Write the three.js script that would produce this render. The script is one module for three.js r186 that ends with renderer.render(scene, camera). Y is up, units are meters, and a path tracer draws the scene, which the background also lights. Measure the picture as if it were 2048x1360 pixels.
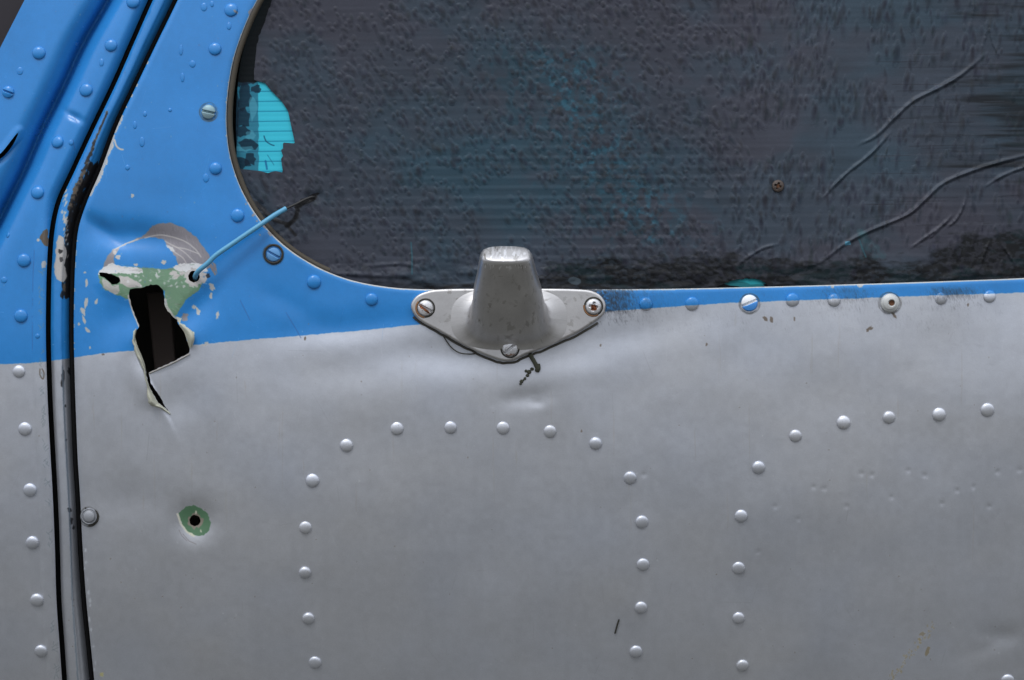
import * as THREE from 'three';
import { mergeGeometries } from 'three/addons/utils/BufferGeometryUtils.js';

// ------------------------------------------------------------------ camera, sky, sun, exposure
const S = 0.00025, D = 1.0, Y0 = 1.35;               // metres per photo pixel on the skin, camera distance, eye height
const scene = new THREE.Scene();
const camera = new THREE.PerspectiveCamera(2 * Math.atan(680 * S / D) * 180 / Math.PI, 1024 / 680, 0.05, 400);
camera.position.set(0, Y0, D);
camera.lookAt(0, Y0, 0);
const renderer = new THREE.WebGLRenderer({ antialias: true });
renderer.toneMapping = THREE.LinearToneMapping;
renderer.toneMappingExposure = 1.5;
renderer.shadowMap.enabled = true;

// overcast sky: brighter towards the zenith, faint cloud
const skyW = 256, skyH = 128, skyData = new Float32Array(skyW * skyH * 4);
for (let j = 0; j < skyH; j++) for (let i = 0; i < skyW; i++) {
  const el = ((j + 0.5) / skyH - 0.5) * Math.PI, az = i / skyW * Math.PI * 2;
  const s = Math.max(0, Math.sin(el));
  const c = 1 + 0.05 * Math.sin(az * 3 + 2 * s) * Math.cos(el) + 0.04 * Math.sin(az * 7 - 9 * s) * Math.cos(el);
  const L = (0.36 + 0.95 * s) * c;
  skyData.set([L * 0.94, L * 0.99, L * 1.09, 1], (j * skyW + i) * 4);
}
const skyTex = new THREE.DataTexture(skyData, skyW, skyH, THREE.RGBAFormat, THREE.FloatType);
skyTex.mapping = THREE.EquirectangularReflectionMapping;
skyTex.magFilter = THREE.LinearFilter; skyTex.minFilter = THREE.LinearFilter; skyTex.needsUpdate = true;
scene.background = skyTex; scene.environment = skyTex;

const sun = new THREE.DirectionalLight(new THREE.Color(1, 0.98, 0.95), 0.8);
sun.position.set(-0.9, Y0 + 3.2, 2.2); sun.target.position.set(0, Y0, 0);
sun.castShadow = true; sun.shadow.radius = 30; sun.shadow.mapSize.set(2048, 2048);
Object.assign(sun.shadow.camera, { left: -0.6, right: 0.6, top: 0.6, bottom: -0.6, near: 0.5, far: 8 });
scene.add(sun, sun.target);

// ------------------------------------------------------------------ helpers
let seed = 20240607;
const rnd = () => { seed = (seed + 0x6D2B79F5) | 0; let t = Math.imul(seed ^ (seed >>> 15), 1 | seed); t = (t + Math.imul(t ^ (t >>> 7), 61 | t)) ^ t; return ((t ^ (t >>> 14)) >>> 0) / 4294967296; };
const rr = (a, b) => a + (b - a) * rnd();
const clamp = (x, a = 0, b = 1) => Math.min(b, Math.max(a, x));
const sstep = (a, b, x) => { const t = clamp((x - a) / (b - a)); return t * t * (3 - 2 * t); };
const hash2 = (i, j) => { let h = Math.imul(i, 374761393) ^ Math.imul(j, 668265263); h = Math.imul(h ^ (h >>> 13), 1274126177); return ((h ^ (h >>> 16)) >>> 0) / 4294967296; };
function vnoise(x, y) {
  const i = Math.floor(x), j = Math.floor(y), u = x - i, v = y - j, a = u * u * (3 - 2 * u), b = v * v * (3 - 2 * v);
  return (hash2(i, j) * (1 - a) + hash2(i + 1, j) * a) * (1 - b) + (hash2(i, j + 1) * (1 - a) + hash2(i + 1, j + 1) * a) * b;
}
const fbm = (x, y, n = 4) => { let s = 0, a = 0.5, t = 0; for (let k = 0; k < n; k++) { s += a * vnoise(x, y); t += a; a *= 0.5; x = x * 2.03 + 17.1; y = y * 2.03 + 9.7; } return s / t; };
// photo pixel + depth from the skin plane (metres towards the camera) -> world point on that pixel's ray
const P = (px, py, z = 0) => { const f = (D - z) / D; return new THREE.Vector3((px - 1024) * S * f, Y0 + (680 - py) * S * f, z); };
const curve = (pts) => (y) => {                        // smooth x(y) through [x, y] points
  let k = 0; while (k < pts.length - 2 && y > pts[k + 1][1]) k++;
  const p = (i) => pts[clamp(i, 0, pts.length - 1)];
  const [x0, y0] = p(k - 1), [x1, y1] = p(k), [x2, y2] = p(k + 1), [x3, y3] = p(k + 2), h = y2 - y1, t = (y - y1) / h;
  if (t < 0 || t > 1) return x1 + (x2 - x1) * t;
  const m1 = k > 0 ? (x2 - x0) / (y2 - y0) * h : x2 - x1, m2 = k + 2 < pts.length ? (x3 - x1) / (y3 - y1) * h : x2 - x1;
  return (2 * t ** 3 - 3 * t * t + 1) * x1 + (t ** 3 - 2 * t * t + t) * m1 + (-2 * t ** 3 + 3 * t * t) * x2 + (t ** 3 - t * t) * m2;
};
function smoothLoop(pts, n = 6, closed = true) {
  const out = [], N = pts.length;
  for (let i = 0; i < (closed ? N : N - 1); i++) {
    const g = (k) => closed ? pts[(k + N) % N] : pts[clamp(k, 0, N - 1)];
    const [a, b, c, d] = [g(i - 1), g(i), g(i + 1), g(i + 2)];
    for (let s = 0; s < n; s++) {
      const t = s / n, f = (k) => 0.5 * (2 * b[k] + (c[k] - a[k]) * t + (2 * a[k] - 5 * b[k] + 4 * c[k] - d[k]) * t * t + (3 * b[k] - a[k] - 3 * c[k] + d[k]) * t ** 3);
      out.push(b.map((_, k) => f(k)));
    }
  }
  if (!closed) out.push(pts[N - 1]);
  return out;
}
function jag(pts, amp, step = 3, open = false) {       // torn edge
  const out = [];
  for (let i = 0; i < pts.length - (open ? 1 : 0); i++) {
    const a = pts[i], b = pts[(i + 1) % pts.length], L = Math.hypot(b[0] - a[0], b[1] - a[1]), n = Math.max(1, Math.round(L / step));
    for (let k = 0; k < n; k++) { const t = k / n; out.push([a[0] + (b[0] - a[0]) * t + rr(-amp, amp), a[1] + (b[1] - a[1]) * t + rr(-amp, amp)]); }
  }
  return out;
}
function polySD(pts) {                                 // signed distance, positive outside
  let x0 = 1e9, x1 = -1e9, y0 = 1e9, y1 = -1e9;
  for (const [x, y] of pts) { x0 = Math.min(x0, x); x1 = Math.max(x1, x); y0 = Math.min(y0, y); y1 = Math.max(y1, y); }
  return (x, y) => {
    const bx = Math.max(x0 - x, x - x1, 0), by = Math.max(y0 - y, y - y1, 0);
    if (bx + by > 60) return Math.hypot(bx, by);
    let d = 1e18, inside = false;
    for (let i = 0, j = pts.length - 1; i < pts.length; j = i++) {
      const [ax, ay] = pts[j], [bx2, by2] = pts[i], ex = bx2 - ax, ey = by2 - ay, wx = x - ax, wy = y - ay;
      const t = clamp((wx * ex + wy * ey) / (ex * ex + ey * ey + 1e-9)), qx = wx - ex * t, qy = wy - ey * t;
      d = Math.min(d, qx * qx + qy * qy);
      if ((ay > y) !== (by2 > y) && x < ax + (y - ay) * ex / ey) inside = !inside;
    }
    return (inside ? -1 : 1) * Math.sqrt(d);
  };
}
const segDist = (x, y, pts) => {                       // signed distance to an open polyline and the share of its length
  let d = 1e9, at = 0, L = 0, sg = 1; const ls = [];
  for (let i = 0; i + 1 < pts.length; i++) { const l = Math.hypot(pts[i + 1][0] - pts[i][0], pts[i + 1][1] - pts[i][1]); ls.push([L, l]); L += l; }
  for (let i = 0; i + 1 < pts.length; i++) {
    const [ax, ay] = pts[i], ex = pts[i + 1][0] - ax, ey = pts[i + 1][1] - ay, t = clamp(((x - ax) * ex + (y - ay) * ey) / (ex * ex + ey * ey));
    const q = Math.hypot(x - ax - ex * t, y - ay - ey * t);
    if (q < d) { d = q; at = (ls[i][0] + t * ls[i][1]) / L; sg = Math.sign(ex) * (ex * (y - ay) - ey * (x - ax)) > 0 ? 1 : -1; }
  }
  return [d, at, sg];
};
const range = (...spans) => {                          // [from, to, step] spans joined to one rising list
  const out = [];
  for (const [a, b, s] of spans) for (let v = a; v < b - 1e-6; v += s) out.push(v);
  out.push(spans.at(-1)[1]); return out;
};
// surface coordinates of the skin: metres across, and arc length down its curve (in units of S)
const bulge = (x, y) => { const t = (y - 640) * S; return t > 0 ? -t * t / (2 * 0.52) : -t * t / (2 * 1.6); };
const arcTable = new Map();
{
  const yz = (y) => { const z = bulge(0, y), f = (D - z) / D; return [(680 - y) * S * f, z]; };
  let acc = 0; arcTable.set(680, 0);
  for (let y = 681; y <= 2000; y++) { const [a, p] = yz(y - 1), [b, q] = yz(y); acc += Math.hypot(b - a, q - p); arcTable.set(y, acc / S); }
  acc = 0; for (let y = 679; y >= -700; y--) { const [a, p] = yz(y + 1), [b, q] = yz(y); acc -= Math.hypot(b - a, q - p); arcTable.set(y, acc / S); }
}
const onSkin = (px, py) => { const y = clamp(py, -699, 1999), i = Math.floor(y), t = y - i; return [1024 + (px - 1024) * (D - bulge(0, y)) / D, 680 + arcTable.get(i) * (1 - t) + arcTable.get(i + 1) * t]; };
const UV0 = { x: -240, y: -140, w: 2528, h: 1686 };    // the patch of skin that the paint maps cover
const uvSkin = (px, py) => { const [u, v] = onSkin(px, py); return [(u - UV0.x) / UV0.w, 1 - (v - UV0.y) / UV0.h]; };
// a relief sheet over photo coordinates, cut where keep() <= 0
function sheet(xs, ys, keep, z, uv = uvSkin) {
  const nx = xs.length, ny = ys.length, K = new Float32Array(nx * ny), pos = [], uvs = [], idx = [], id = new Int32Array(nx * ny).fill(-1), cut = new Map();
  for (let j = 0; j < ny; j++) for (let i = 0; i < nx; i++) K[j * nx + i] = keep ? keep(xs[i], ys[j]) : 1;
  const add = (x, y) => { const p = P(x, y, z(x, y)); pos.push(p.x, p.y, p.z); uvs.push(...uv(x, y)); return pos.length / 3 - 1; };
  const vert = (g) => id[g] >= 0 ? id[g] : (id[g] = add(xs[g % nx], ys[(g / nx) | 0]));
  const edge = (a, b) => {
    if (a > b) [a, b] = [b, a];
    const key = a * nx * ny + b; let v = cut.get(key);
    if (v === undefined) { const t = K[a] / (K[a] - K[b]); v = add(xs[a % nx] + (xs[b % nx] - xs[a % nx]) * t, ys[(a / nx) | 0] + (ys[(b / nx) | 0] - ys[(a / nx) | 0]) * t); cut.set(key, v); }
    return v;
  };
  const tri = (g) => {
    const poly = [];
    for (let i = 0; i < 3; i++) { const a = g[i], b = g[(i + 1) % 3]; if (K[a] > 0) poly.push(vert(a)); if ((K[a] > 0) !== (K[b] > 0)) poly.push(edge(a, b)); }
    for (let i = 2; i < poly.length; i++) idx.push(poly[0], poly[i - 1], poly[i]);
  };
  for (let j = 0; j + 1 < ny; j++) for (let i = 0; i + 1 < nx; i++) {
    const a = j * nx + i, b = a + 1, c = a + nx, d = c + 1;
    if ((i + j) & 1) { tri([a, c, b]); tri([b, c, d]); } else { tri([a, c, d]); tri([a, d, b]); }
  }
  const geo = new THREE.BufferGeometry();
  geo.setAttribute('position', new THREE.Float32BufferAttribute(pos, 3));
  geo.setAttribute('uv', new THREE.Float32BufferAttribute(uvs, 2));
  geo.setIndex(idx); geo.computeVertexNormals();
  return geo;
}
// the cut edge of a sheet: a strip from the skin to its back
function rim(pts, z, depth, closed = true, out = 0) {
  const pos = [], uvs = [], idx = [], n = pts.length;
  for (let i = 0; i < n; i++) {
    const [x, y] = pts[i], a = P(x, y, z(x, y) + 0.00005), b = P(x + out, y + out, z(x, y) - depth);
    pos.push(a.x, a.y, a.z, b.x, b.y, b.z); uvs.push(...uvSkin(x, y), ...uvSkin(x, y));
  }
  for (let i = 0; i < (closed ? n : n - 1); i++) { const a = 2 * i, b = 2 * ((i + 1) % n); idx.push(a, a + 1, b, b, a + 1, b + 1); }
  const geo = new THREE.BufferGeometry();
  geo.setAttribute('position', new THREE.Float32BufferAttribute(pos, 3));
  geo.setAttribute('uv', new THREE.Float32BufferAttribute(uvs, 2));
  geo.setIndex(idx); geo.computeVertexNormals();
  return geo;
}
const tube = (pts, r, n = 0, sides = 10, closed = false) => new THREE.TubeGeometry(new THREE.CatmullRomCurve3(pts, closed, 'centripetal'), n || pts.length * 6, r, sides, closed);
function obj(name, geo, mat, parent = scene) {
  const m = new THREE.Mesh(geo, mat); m.name = name; m.castShadow = m.receiveShadow = true; parent.add(m); return m;
}
function thing(name, label, category, group) {
  const o = new THREE.Group(); o.name = name; o.userData = { label, category }; if (group) o.userData.group = group; scene.add(o); return o;
}

// ------------------------------------------------------------------ outlines read from the photograph
const edgeR = curve([[452, -220], [400, -110], [350, 0], [308, 86], [264, 178], [230, 250], [196, 340], [168, 405], [152, 455], [146, 510], [143, 580], [142, 660], [143, 720], [146, 820], [150, 920], [155, 1000], [160, 1100], [167, 1200], [177, 1300], [183, 1360], [200, 1520], [230, 1800]]);
const edgeL = curve([[405, -220], [352, -110], [302, 0], [264, 86], [226, 172], [184, 259], [144, 345], [119, 400], [106, 455], [100, 530], [98, 610], [98, 690], [101, 790], [106, 890], [112, 1000], [116, 1100], [119, 1200], [126, 1300], [130, 1360], [140, 1520], [165, 1800]]);
const valley = curve([[330, -220], [272, -110], [216, 0], [167, 86], [127, 172], [84, 259], [46, 345], [4, 430], [-40, 520], [-90, 640], [-125, 760], [-145, 900], [-160, 1200], [-160, 1800]]);
const boundary = curve([[730, -600], [728, 0], [722, 100], [707, 200], [690, 385], [683, 460], [668, 640], [650, 830], [634, 1030], [622, 1215], [605, 1480], [595, 1760], [585, 2048], [570, 2600]].map(([a, b]) => [a, b])); // y(x)
const windowPts = smoothLoop([[640, -140], [560, -70], [515, 0], [487, 60], [467, 120], [456, 185], [453, 245], [459, 305], [476, 362], [500, 410], [530, 452], [562, 485], [602, 515], [650, 541], [702, 560], [762, 572], [830, 578], [960, 579], [1090, 578], [1300, 578], [1500, 574], [1780, 566], [2048, 556], [2250, 545], [2390, 500], [2460, 380], [2475, 120], [2440, -80], [2330, -190], [2100, -235], [900, -235], [740, -200]], 8);
const torn = jag([[260, 578], [285, 575], [302, 569], [316, 569.6], [326, 579], [329, 592], [329, 611], [336, 622], [345, 633], [354, 639], [358, 650], [368, 664], [374, 681], [379, 696], [378, 706], [349, 722], [320, 735], [297, 745], [302, 767], [311, 781], [319.5, 792], [328, 809], [340, 826], [327, 814], [316, 805], [307, 790], [298, 771], [292, 748], [290, 730], [284, 713], [275, 692], [270, 677], [273, 660], [279, 652], [274, 639], [268, 626], [262, 607], [258, 592]], 0.9, 4);
const boltHoleA = jag([[197, 545], [214, 546], [226, 549], [238, 555], [241, 562], [234, 568], [224, 569], [217, 562], [208, 555], [200, 551]], 0.6, 4);
const disc = (cx, cy, r, n = 28, e = 0) => Array.from({ length: n }, (_, i) => { const a = i / n * 2 * Math.PI, q = r + e * (hash2(i, 7) - 0.5); return [cx + q * Math.cos(a), cy + q * Math.sin(a)]; });
const boltHoleB = disc(388, 553, 11.5, 24, 1.5), boltHoleC = disc(390, 1041, 11, 24, 1.5);
const slit = smoothLoop([[38, 262], [27, 288], [8, 312], [-22, 332], [-24, 326], [2, 306], [20, 284]], 3);
const pad = [[197, 543], [215, 536], [262, 534], [330, 538], [380, 533], [404, 536], [408, 560], [398, 580], [372, 600], [352, 630], [340, 640], [330, 625], [330, 580], [262, 580], [258, 600], [236, 590], [210, 580], [199, 565]];
const sdWindow = polySD(windowPts), sdTorn = polySD(torn), sdA = polySD(boltHoleA), sdB = polySD(boltHoleB), sdC = polySD(boltHoleC), sdSlit = polySD(slit), sdPad = polySD(pad);

// ------------------------------------------------------------------ relief of the skin (metres towards the camera)
const gauss = (x, y, cx, cy, sx, sy, rot = 0) => { const c = Math.cos(rot), s = Math.sin(rot), u = ((x - cx) * c + (y - cy) * s) / sx, v = (-(x - cx) * s + (y - cy) * c) / sy, q = u * u + v * v; return q > 18 ? 0 : Math.exp(-0.5 * q); };
const MM = 0.001;
const pits = [[1723, 947], [1744, 950], [1817, 941], [1849, 951], [1995, 944], [1627, 974], [1648, 977], [1551, 1013], [1693, 1013], [1783, 994], [1884, 1007], [1915, 981], [1947, 974], [1978, 1013], [1597, 1038], [1517, 1104], [1288, 949], [2040, 940]];
function zSkin(x, y) {
  let z = bulge(x, y);
  z += MM * 1.5 * (fbm(x / 260 + 3, y / 200 + 8, 2) - 0.5) + MM * 0.13 * (fbm(x / 70 + 11, y / 60 + 4, 2) - 0.5);
  // dents
  z -= MM * 3.0 * gauss(x, y, 390, 1041, 27, 25);
  z -= MM * 0.75 * gauss(x, y, 1055, 795, 34, 13, -0.15) + MM * 0.25 * gauss(x, y, 1075, 806, 9, 6);
  z -= MM * 1.0 * gauss(x, y, 2000, 1271, 26, 13) + MM * 0.4 * gauss(x, y, 1965, 1300, 40, 10, -0.35);
  z -= MM * 1.1 * gauss(x, y, 930, 712, 150, 26, 0.1) + MM * 0.6 * gauss(x, y, 700, 740, 80, 26, -0.05);
  z -= MM * 0.8 * gauss(x, y, 1250, 668, 110, 26, -0.2) - MM * 0.5 * gauss(x, y, 1130, 745, 70, 20);
  z -= MM * 2.8 * gauss(x, y, 268, 474, 66, 19, 0.1) + MM * 1.6 * gauss(x, y, 200, 456, 34, 11, 0.65);
  z -= MM * 1.1 * gauss(x, y, 720, 650, 110, 20, -0.1) + MM * 0.5 * gauss(x, y, 590, 615, 60, 16, 0.5);
  z -= MM * 1.0 * gauss(x, y, 200, 900, 60, 120) + MM * 0.8 * gauss(x, y, 260, 1000, 80, 30);
  // the torn-off fitting pulled its footing proud of the skin
  if (x > 150 && x < 470 && y > 470 && y < 900) {
    z += MM * 0.9 * sstep(18, -12, sdPad(x, y)) * sstep(528, 575, y);
    z -= MM * 1.6 * gauss(x, y, 236, 640, 26, 30, 0.4) - MM * 1.2 * gauss(x, y, 262, 675, 16, 24);
    z -= MM * 1.5 * gauss(x, y, 396, 618, 15, 34, 0.7) - MM * 1.0 * gauss(x, y, 372, 672, 16, 18);
    const right = sstep(-12, 0, x - (297 + (y - 745) * 0.5));
    z -= MM * 0.9 * right * gauss(x, y, 350, 806, 40, 30, -0.4) * sstep(735, 752, y + (x - 297) * 0.45);
    z += MM * 1.2 * (1 - right) * gauss(x, y, 284, 762, 16, 36, -0.35) * sstep(832, 795, y);
  }
  for (const [cx, cy] of pits) if (Math.abs(x - cx) < 14 && Math.abs(y - cy) < 14) z -= MM * 0.22 * gauss(x, y, cx, cy, 3.4, 3.4);
  // rolled edge along the door gap
  const e = x - edgeR(y), ew = 16 + 10 * sstep(400, 520, y); if (e < ew) z -= MM * 3.4 * (1 - clamp(e / ew)) ** 2.2;
  // shallow roll at the window edge
  const w = sdWindow(x, y); if (w < 9) z -= MM * 0.5 * (1 - clamp(w / 9)) ** 2;
  return z;
}
function zDoor(x, y) {
  let z = bulge(x, y) + MM * 0.5;
  z += MM * 0.8 * (fbm(x / 120 + 40, y / 160 + 21, 2) - 0.5);
  const v = (x - valley(y)) * 0.87;
  z -= MM * 7 * Math.exp(-0.5 * (v / 17) ** 2) + MM * 9 * Math.exp(-0.5 * (v / 5.5) ** 2);
  if (v < 0) z += MM * 2.5 * sstep(0, -50, v);
  const e = edgeL(y) - x, roll = 30 - 16 * sstep(380, 520, y);
  if (e < roll) z -= MM * (8 - 4 * sstep(380, 520, y)) * (1 - clamp(e / roll)) ** 2;
  if (y > 430 && e < 38) z += MM * 0.45 * sstep(34, 31, e) * sstep(430, 520, y);
  const k = sdSlit(x, y); if (k < 14) z += MM * 0.9 * sstep(14, 0, k) * (x + y > 320 ? -1 : 1);
  z -= MM * 1.3 * gauss(x, y, 146, 232, 16, 5, 0.5);
  return z;
}
function zTrim(x, y) {
  const a = edgeL(y) + 4, b = edgeR(y) - 4, u = clamp((x - a) / (b - a)) * 2 - 1;
  let z = bulge(x, y) - MM * 1.2;
  z -= MM * 3.2 * Math.abs(u + 0.25) ** 2.4;
  z -= MM * 0.6 * sstep(0.15, 0.28, u);
  z += MM * 0.25 * (fbm(x / 8, y / 30) - 0.5);
  return z;
}

// ------------------------------------------------------------------ paint maps of the skin
const TW = 2048, TH = 1366;
const mk = (w = TW, h = TH) => { const c = document.createElement('canvas'); c.width = w; c.height = h; return c; };
const cvC = mk(), cvR = mk(), cvB = mk();
const cC = cvC.getContext('2d'), cR = cvR.getContext('2d'), cB = cvB.getContext('2d');
for (const c of [cC, cR, cB]) { c.setTransform(TW / UV0.w, 0, 0, TH / UV0.h, -UV0.x * TW / UV0.w, -UV0.y * TH / UV0.h); c.lineJoin = c.lineCap = 'round'; }
// paints: [css colour, roughness, metalness]
const SILVER = ['rgb(201,204,211)', 0.42, 0.74], BLUE = ['rgb(44,128,198)', 0.25, 0.0], GREEN = ['rgb(104,138,110)', 0.62, 0.0], WHITE = ['rgb(206,206,206)', 0.6, 0.0],
  BARE = ['rgb(142,138,142)', 0.5, 0.55], CHIP = ['rgb(186,182,178)', 0.55, 0.25], BLACK = ['rgb(22,22,26)', 0.55, 0.0], DIRT = ['rgb(92,80,68)', 0.8, 0.0], RUST = ['rgb(120,72,40)', 0.85, 0.0], CREAM = ['rgb(206,204,184)', 0.6, 0.0];
const rm = (p) => `rgb(0,${Math.round(p[1] * 255)},${Math.round(p[2] * 255)})`;
const skinCanvases = new Set([cC, cR, cB]);
const path = (c, pts, close) => { const m = skinCanvases.has(c) ? onSkin : (x, y) => [x, y]; c.beginPath(); pts.forEach(([x, y], i) => i ? c.lineTo(...m(x, y)) : c.moveTo(...m(x, y))); if (close) c.closePath(); };
function fill(pts, paint, alpha = 1) { for (const [c, s] of [[cC, paint[0]], [cR, rm(paint)]]) { c.globalAlpha = alpha; c.fillStyle = s; path(c, pts, true); c.fill(); } }
function stroke(pts, paint, w, alpha = 1) { for (const [c, s] of [[cC, paint[0]], [cR, rm(paint)]]) { c.globalAlpha = alpha; c.strokeStyle = s; c.lineWidth = w; path(c, pts, false); c.stroke(); } }
const blob = (x, y, a, b, rot = 0, j = 0.35) => Array.from({ length: 14 }, (_, i) => { const t = i / 14 * 2 * Math.PI, q = 1 + rr(-j, j), u = a * q * Math.cos(t), v = b * q * Math.sin(t); return [x + u * Math.cos(rot) - v * Math.sin(rot), y + u * Math.sin(rot) + v * Math.cos(rot)]; });
cC.fillStyle = SILVER[0]; cR.fillStyle = rm(SILVER); cB.fillStyle = 'rgb(128,128,128)';
for (const c of [cC, cR, cB]) c.fillRect(UV0.x, UV0.y, UV0.w, UV0.h);
{ // blue cheat area above the silver
  const line = []; for (let x = -400; x <= 2460; x += 4) line.push([x, boundary(x) + (fbm(x / 30, 3) - 0.5) * 2.4 + rr(-0.5, 0.5)]);
  fill([[-400, -300], ...line, [2460, -300]], BLUE);
}
// worn pale lip at the window edge
for (let i = 0; i < windowPts.length; i++) {
  const [x, y] = windowPts[i], [x2, y2] = windowPts[(i + 1) % windowPts.length]; if (y < -100) continue;
  stroke([[x, y], [x2, y2]], CHIP, (3.4 + 3 * fbm(x / 14, y / 14)) * (0.55 + 0.45 * sstep(330, 440, y)), 0.9);
  if (rnd() < 0.3) fill(blob((x + x2) / 2, (y + y2) / 2, rr(1.5, 4), rr(1.2, 3)), CHIP);
}
for (const [x, y, a, b, r] of [[528, 452, 8, 4, 0.8], [540, 468, 6, 3, 0.8], [502, 24, 5, 8, 0.2], [472, 24, 5, 3, 0.6], [620, 522, 5, 2, 0.5], [652, 540, 5, 2.5, 0.4], [1665, 572, 4, 5, 0], [1720, 571, 6, 5, 0], [495, 402, 3, 2, 0], [492, 408, 2, 2, 0], [507, 430, 3, 4, 0.6], [514, 442, 2, 2, 0], [520, 470, 2, 1.5, 0.4]]) fill(blob(x, y, a, b, r), y > 560 ? CHIP : BARE, 0.9);
// chipped edge of the skin along the door gap
for (let y = -40; y < 440; y += 3) { const w = 9 * (fbm(y / 12, 5) - 0.3) * sstep(60, 200, y) + 3 * fbm(y / 7, 9) - 1.4 + 4 * gauss(y, 0, 335, 0, 40, 1) - 5 * sstep(360, 410, y); if (w > 1.2) stroke([[edgeR(y) + 2, y], [edgeR(y) + 4 + w, y + 2]], CHIP, 3.5, 0.95); }
for (let y = 440; y < 760; y += 4) if (fbm(y / 10, 2) > 0.62) stroke([[edgeR(y) + 2, y], [edgeR(y) + 6, y + 2]], CHIP, 3, 0.8);
stroke(smoothLoop([[229, 280], [233, 292], [240, 298], [246, 299]], 4, false), CHIP, 3.5);
// the footing of the missing fitting
const arcTop = jag([[207, 530], [214, 512], [225, 500], [262, 482], [290, 470], [305, 452], [322, 446], [345, 446], [372, 458], [392, 474], [404, 490], [416, 506], [422, 520], [432, 548], [430, 552], [420, 535], [405, 545], [380, 545], [358, 532], [352, 515], [340, 500], [326, 478], [300, 474], [270, 482], [240, 494], [228, 512], [228, 528], [222, 540], [205, 540]], 1.2, 4);
fill(arcTop, BARE);
for (let i = 0; i < 130; i++) { const x = rr(300, 415), y = rr(450, 535); if (polySD(arcTop)(x, y) < -2) stroke([[x, y], [x + rr(-1, 4), y + rr(4, 12)]], rnd() < 0.5 ? ['rgb(168,166,170)', 0.45, 0.6] : ['rgb(112,108,112)', 0.5, 0.5], 1, 0.5); }
for (const q of [[[290, 476], [318, 470], [345, 474], [372, 484], [392, 500], [402, 514]], [[345, 490], [368, 504], [385, 520], [400, 532]], [[330, 482], [352, 494], [372, 498], [398, 508]], [[350, 505], [366, 516], [374, 530]], [[228, 500], [250, 488], [276, 478]]]) stroke(smoothLoop(q, 5, false), CHIP, rr(1.4, 3), 0.9);
fill(jag([[332, 490], [345, 494], [350, 505], [342, 502]], 1, 3), WHITE, 0.8);
fill(jag(pad, 1.2, 4), GREEN);
fill(jag([[210, 532], [226, 526], [246, 533], [283, 536], [286, 546], [262, 548], [240, 546], [222, 548], [197, 549], [200, 540]], 1.5, 4), WHITE);
fill(jag([[345, 534], [360, 527], [392, 526], [412, 530], [416, 542], [400, 545], [372, 545], [352, 540]], 1.5, 4), WHITE);
fill(jag([[236, 552], [256, 554], [280, 566], [284, 574], [262, 576], [240, 566]], 1.5, 4), CHIP);
fill(jag([[204, 556], [214, 562], [224, 571], [238, 570], [240, 582], [232, 590], [220, 583], [206, 576]], 1.2, 4), CHIP, 0.9);
for (let i = 0; i < 46; i++) { const x = rr(255, 400), y = rr(535, 575); if (sdPad(x, y) < -2) fill(blob(x, y, rr(1, 3), rr(1.5, 4), rr(0, 3)), WHITE, rr(0.3, 0.8)); }
for (const [x, y, a, b] of [[346, 546, 8, 4], [352, 552, 6, 5], [364, 546, 6, 4], [328, 524, 6, 4], [236, 515, 5, 5], [230, 505, 4, 4], [272, 530, 5, 3]]) fill(blob(x, y, a, b), CHIP);
fill(disc(389, 554, 19, 30, 7), CHIP); fill(blob(409, 556, 4, 10, 0.2), CHIP); fill(blob(416, 552, 4, 5), BLACK, 0.8);
fill(jag([[424, 522], [432, 530], [434, 548], [428, 538]], 0.8, 3), BARE);
stroke([[258, 592], [262, 607], [268, 626], [274, 639], [279, 652]], CHIP, 6); stroke([[329, 600], [332, 614], [345, 634], [356, 640]], CHIP, 8, 0.9); stroke([[270, 664], [269, 680], [276, 700], [288, 730]], CREAM, 7);
fill(jag([[352, 634], [364, 636], [360, 645], [372, 650], [372, 660], [388, 664], [388, 680], [380, 692], [368, 664]], 1.2, 4), CREAM); fill(blob(369, 634, 7, 7), BARE);
for (const [x, y, a, b, r] of [[173, 566, 3, 8, 0], [170, 545, 3, 2, 0], [172, 606, 4, 11, 0.2], [166, 622, 4, 10, -0.3], [168, 640, 3, 10, -0.2], [175, 660, 3, 6, -0.8], [193, 603, 3, 7, 0.3], [180, 695, 2, 3, 0], [424, 574, 5, 8, -0.4], [422, 592, 3, 7, -0.1], [396, 622, 4, 7, -0.3], [388, 614, 4, 4, 0.8], [435, 630, 3, 8, 0.1], [413, 686, 4, 3, 0], [265, 391, 3, 4, 0], [408, 690, 5, 2, 0], [158, 648, 2, 4, 0]]) fill(blob(x, y, a, b, r), CHIP, 0.95);
// green primer left round the lower bolt hole
fill(jag([[357, 1026], [372, 1014], [387, 1010], [402, 1016], [416, 1028], [421, 1046], [418, 1060], [408, 1070], [394, 1072], [376, 1064], [364, 1048]], 1, 4), ['rgb(82,118,88)', 0.62, 0]);
stroke([[355, 1028], [362, 1048], [374, 1064], [388, 1072]], CREAM, 4, 0.85); fill(disc(391, 1042, 15, 22, 7), ['rgb(140,128,118)', 0.6, 0.1], 0.9); fill(blob(382, 1068, 5, 2.5, 0.6), CREAM); fill(blob(392, 1025, 2, 4), CREAM, 0.9); fill(blob(402, 1062, 2, 3, -0.5), CREAM, 0.7);
for (const q of [[[358, 1060], [364, 1072], [374, 1082]], [[366, 1068], [378, 1082], [392, 1088]]]) stroke(q, ['rgb(150,146,150)', 0.5, 0.5], 2, 0.7);
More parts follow.
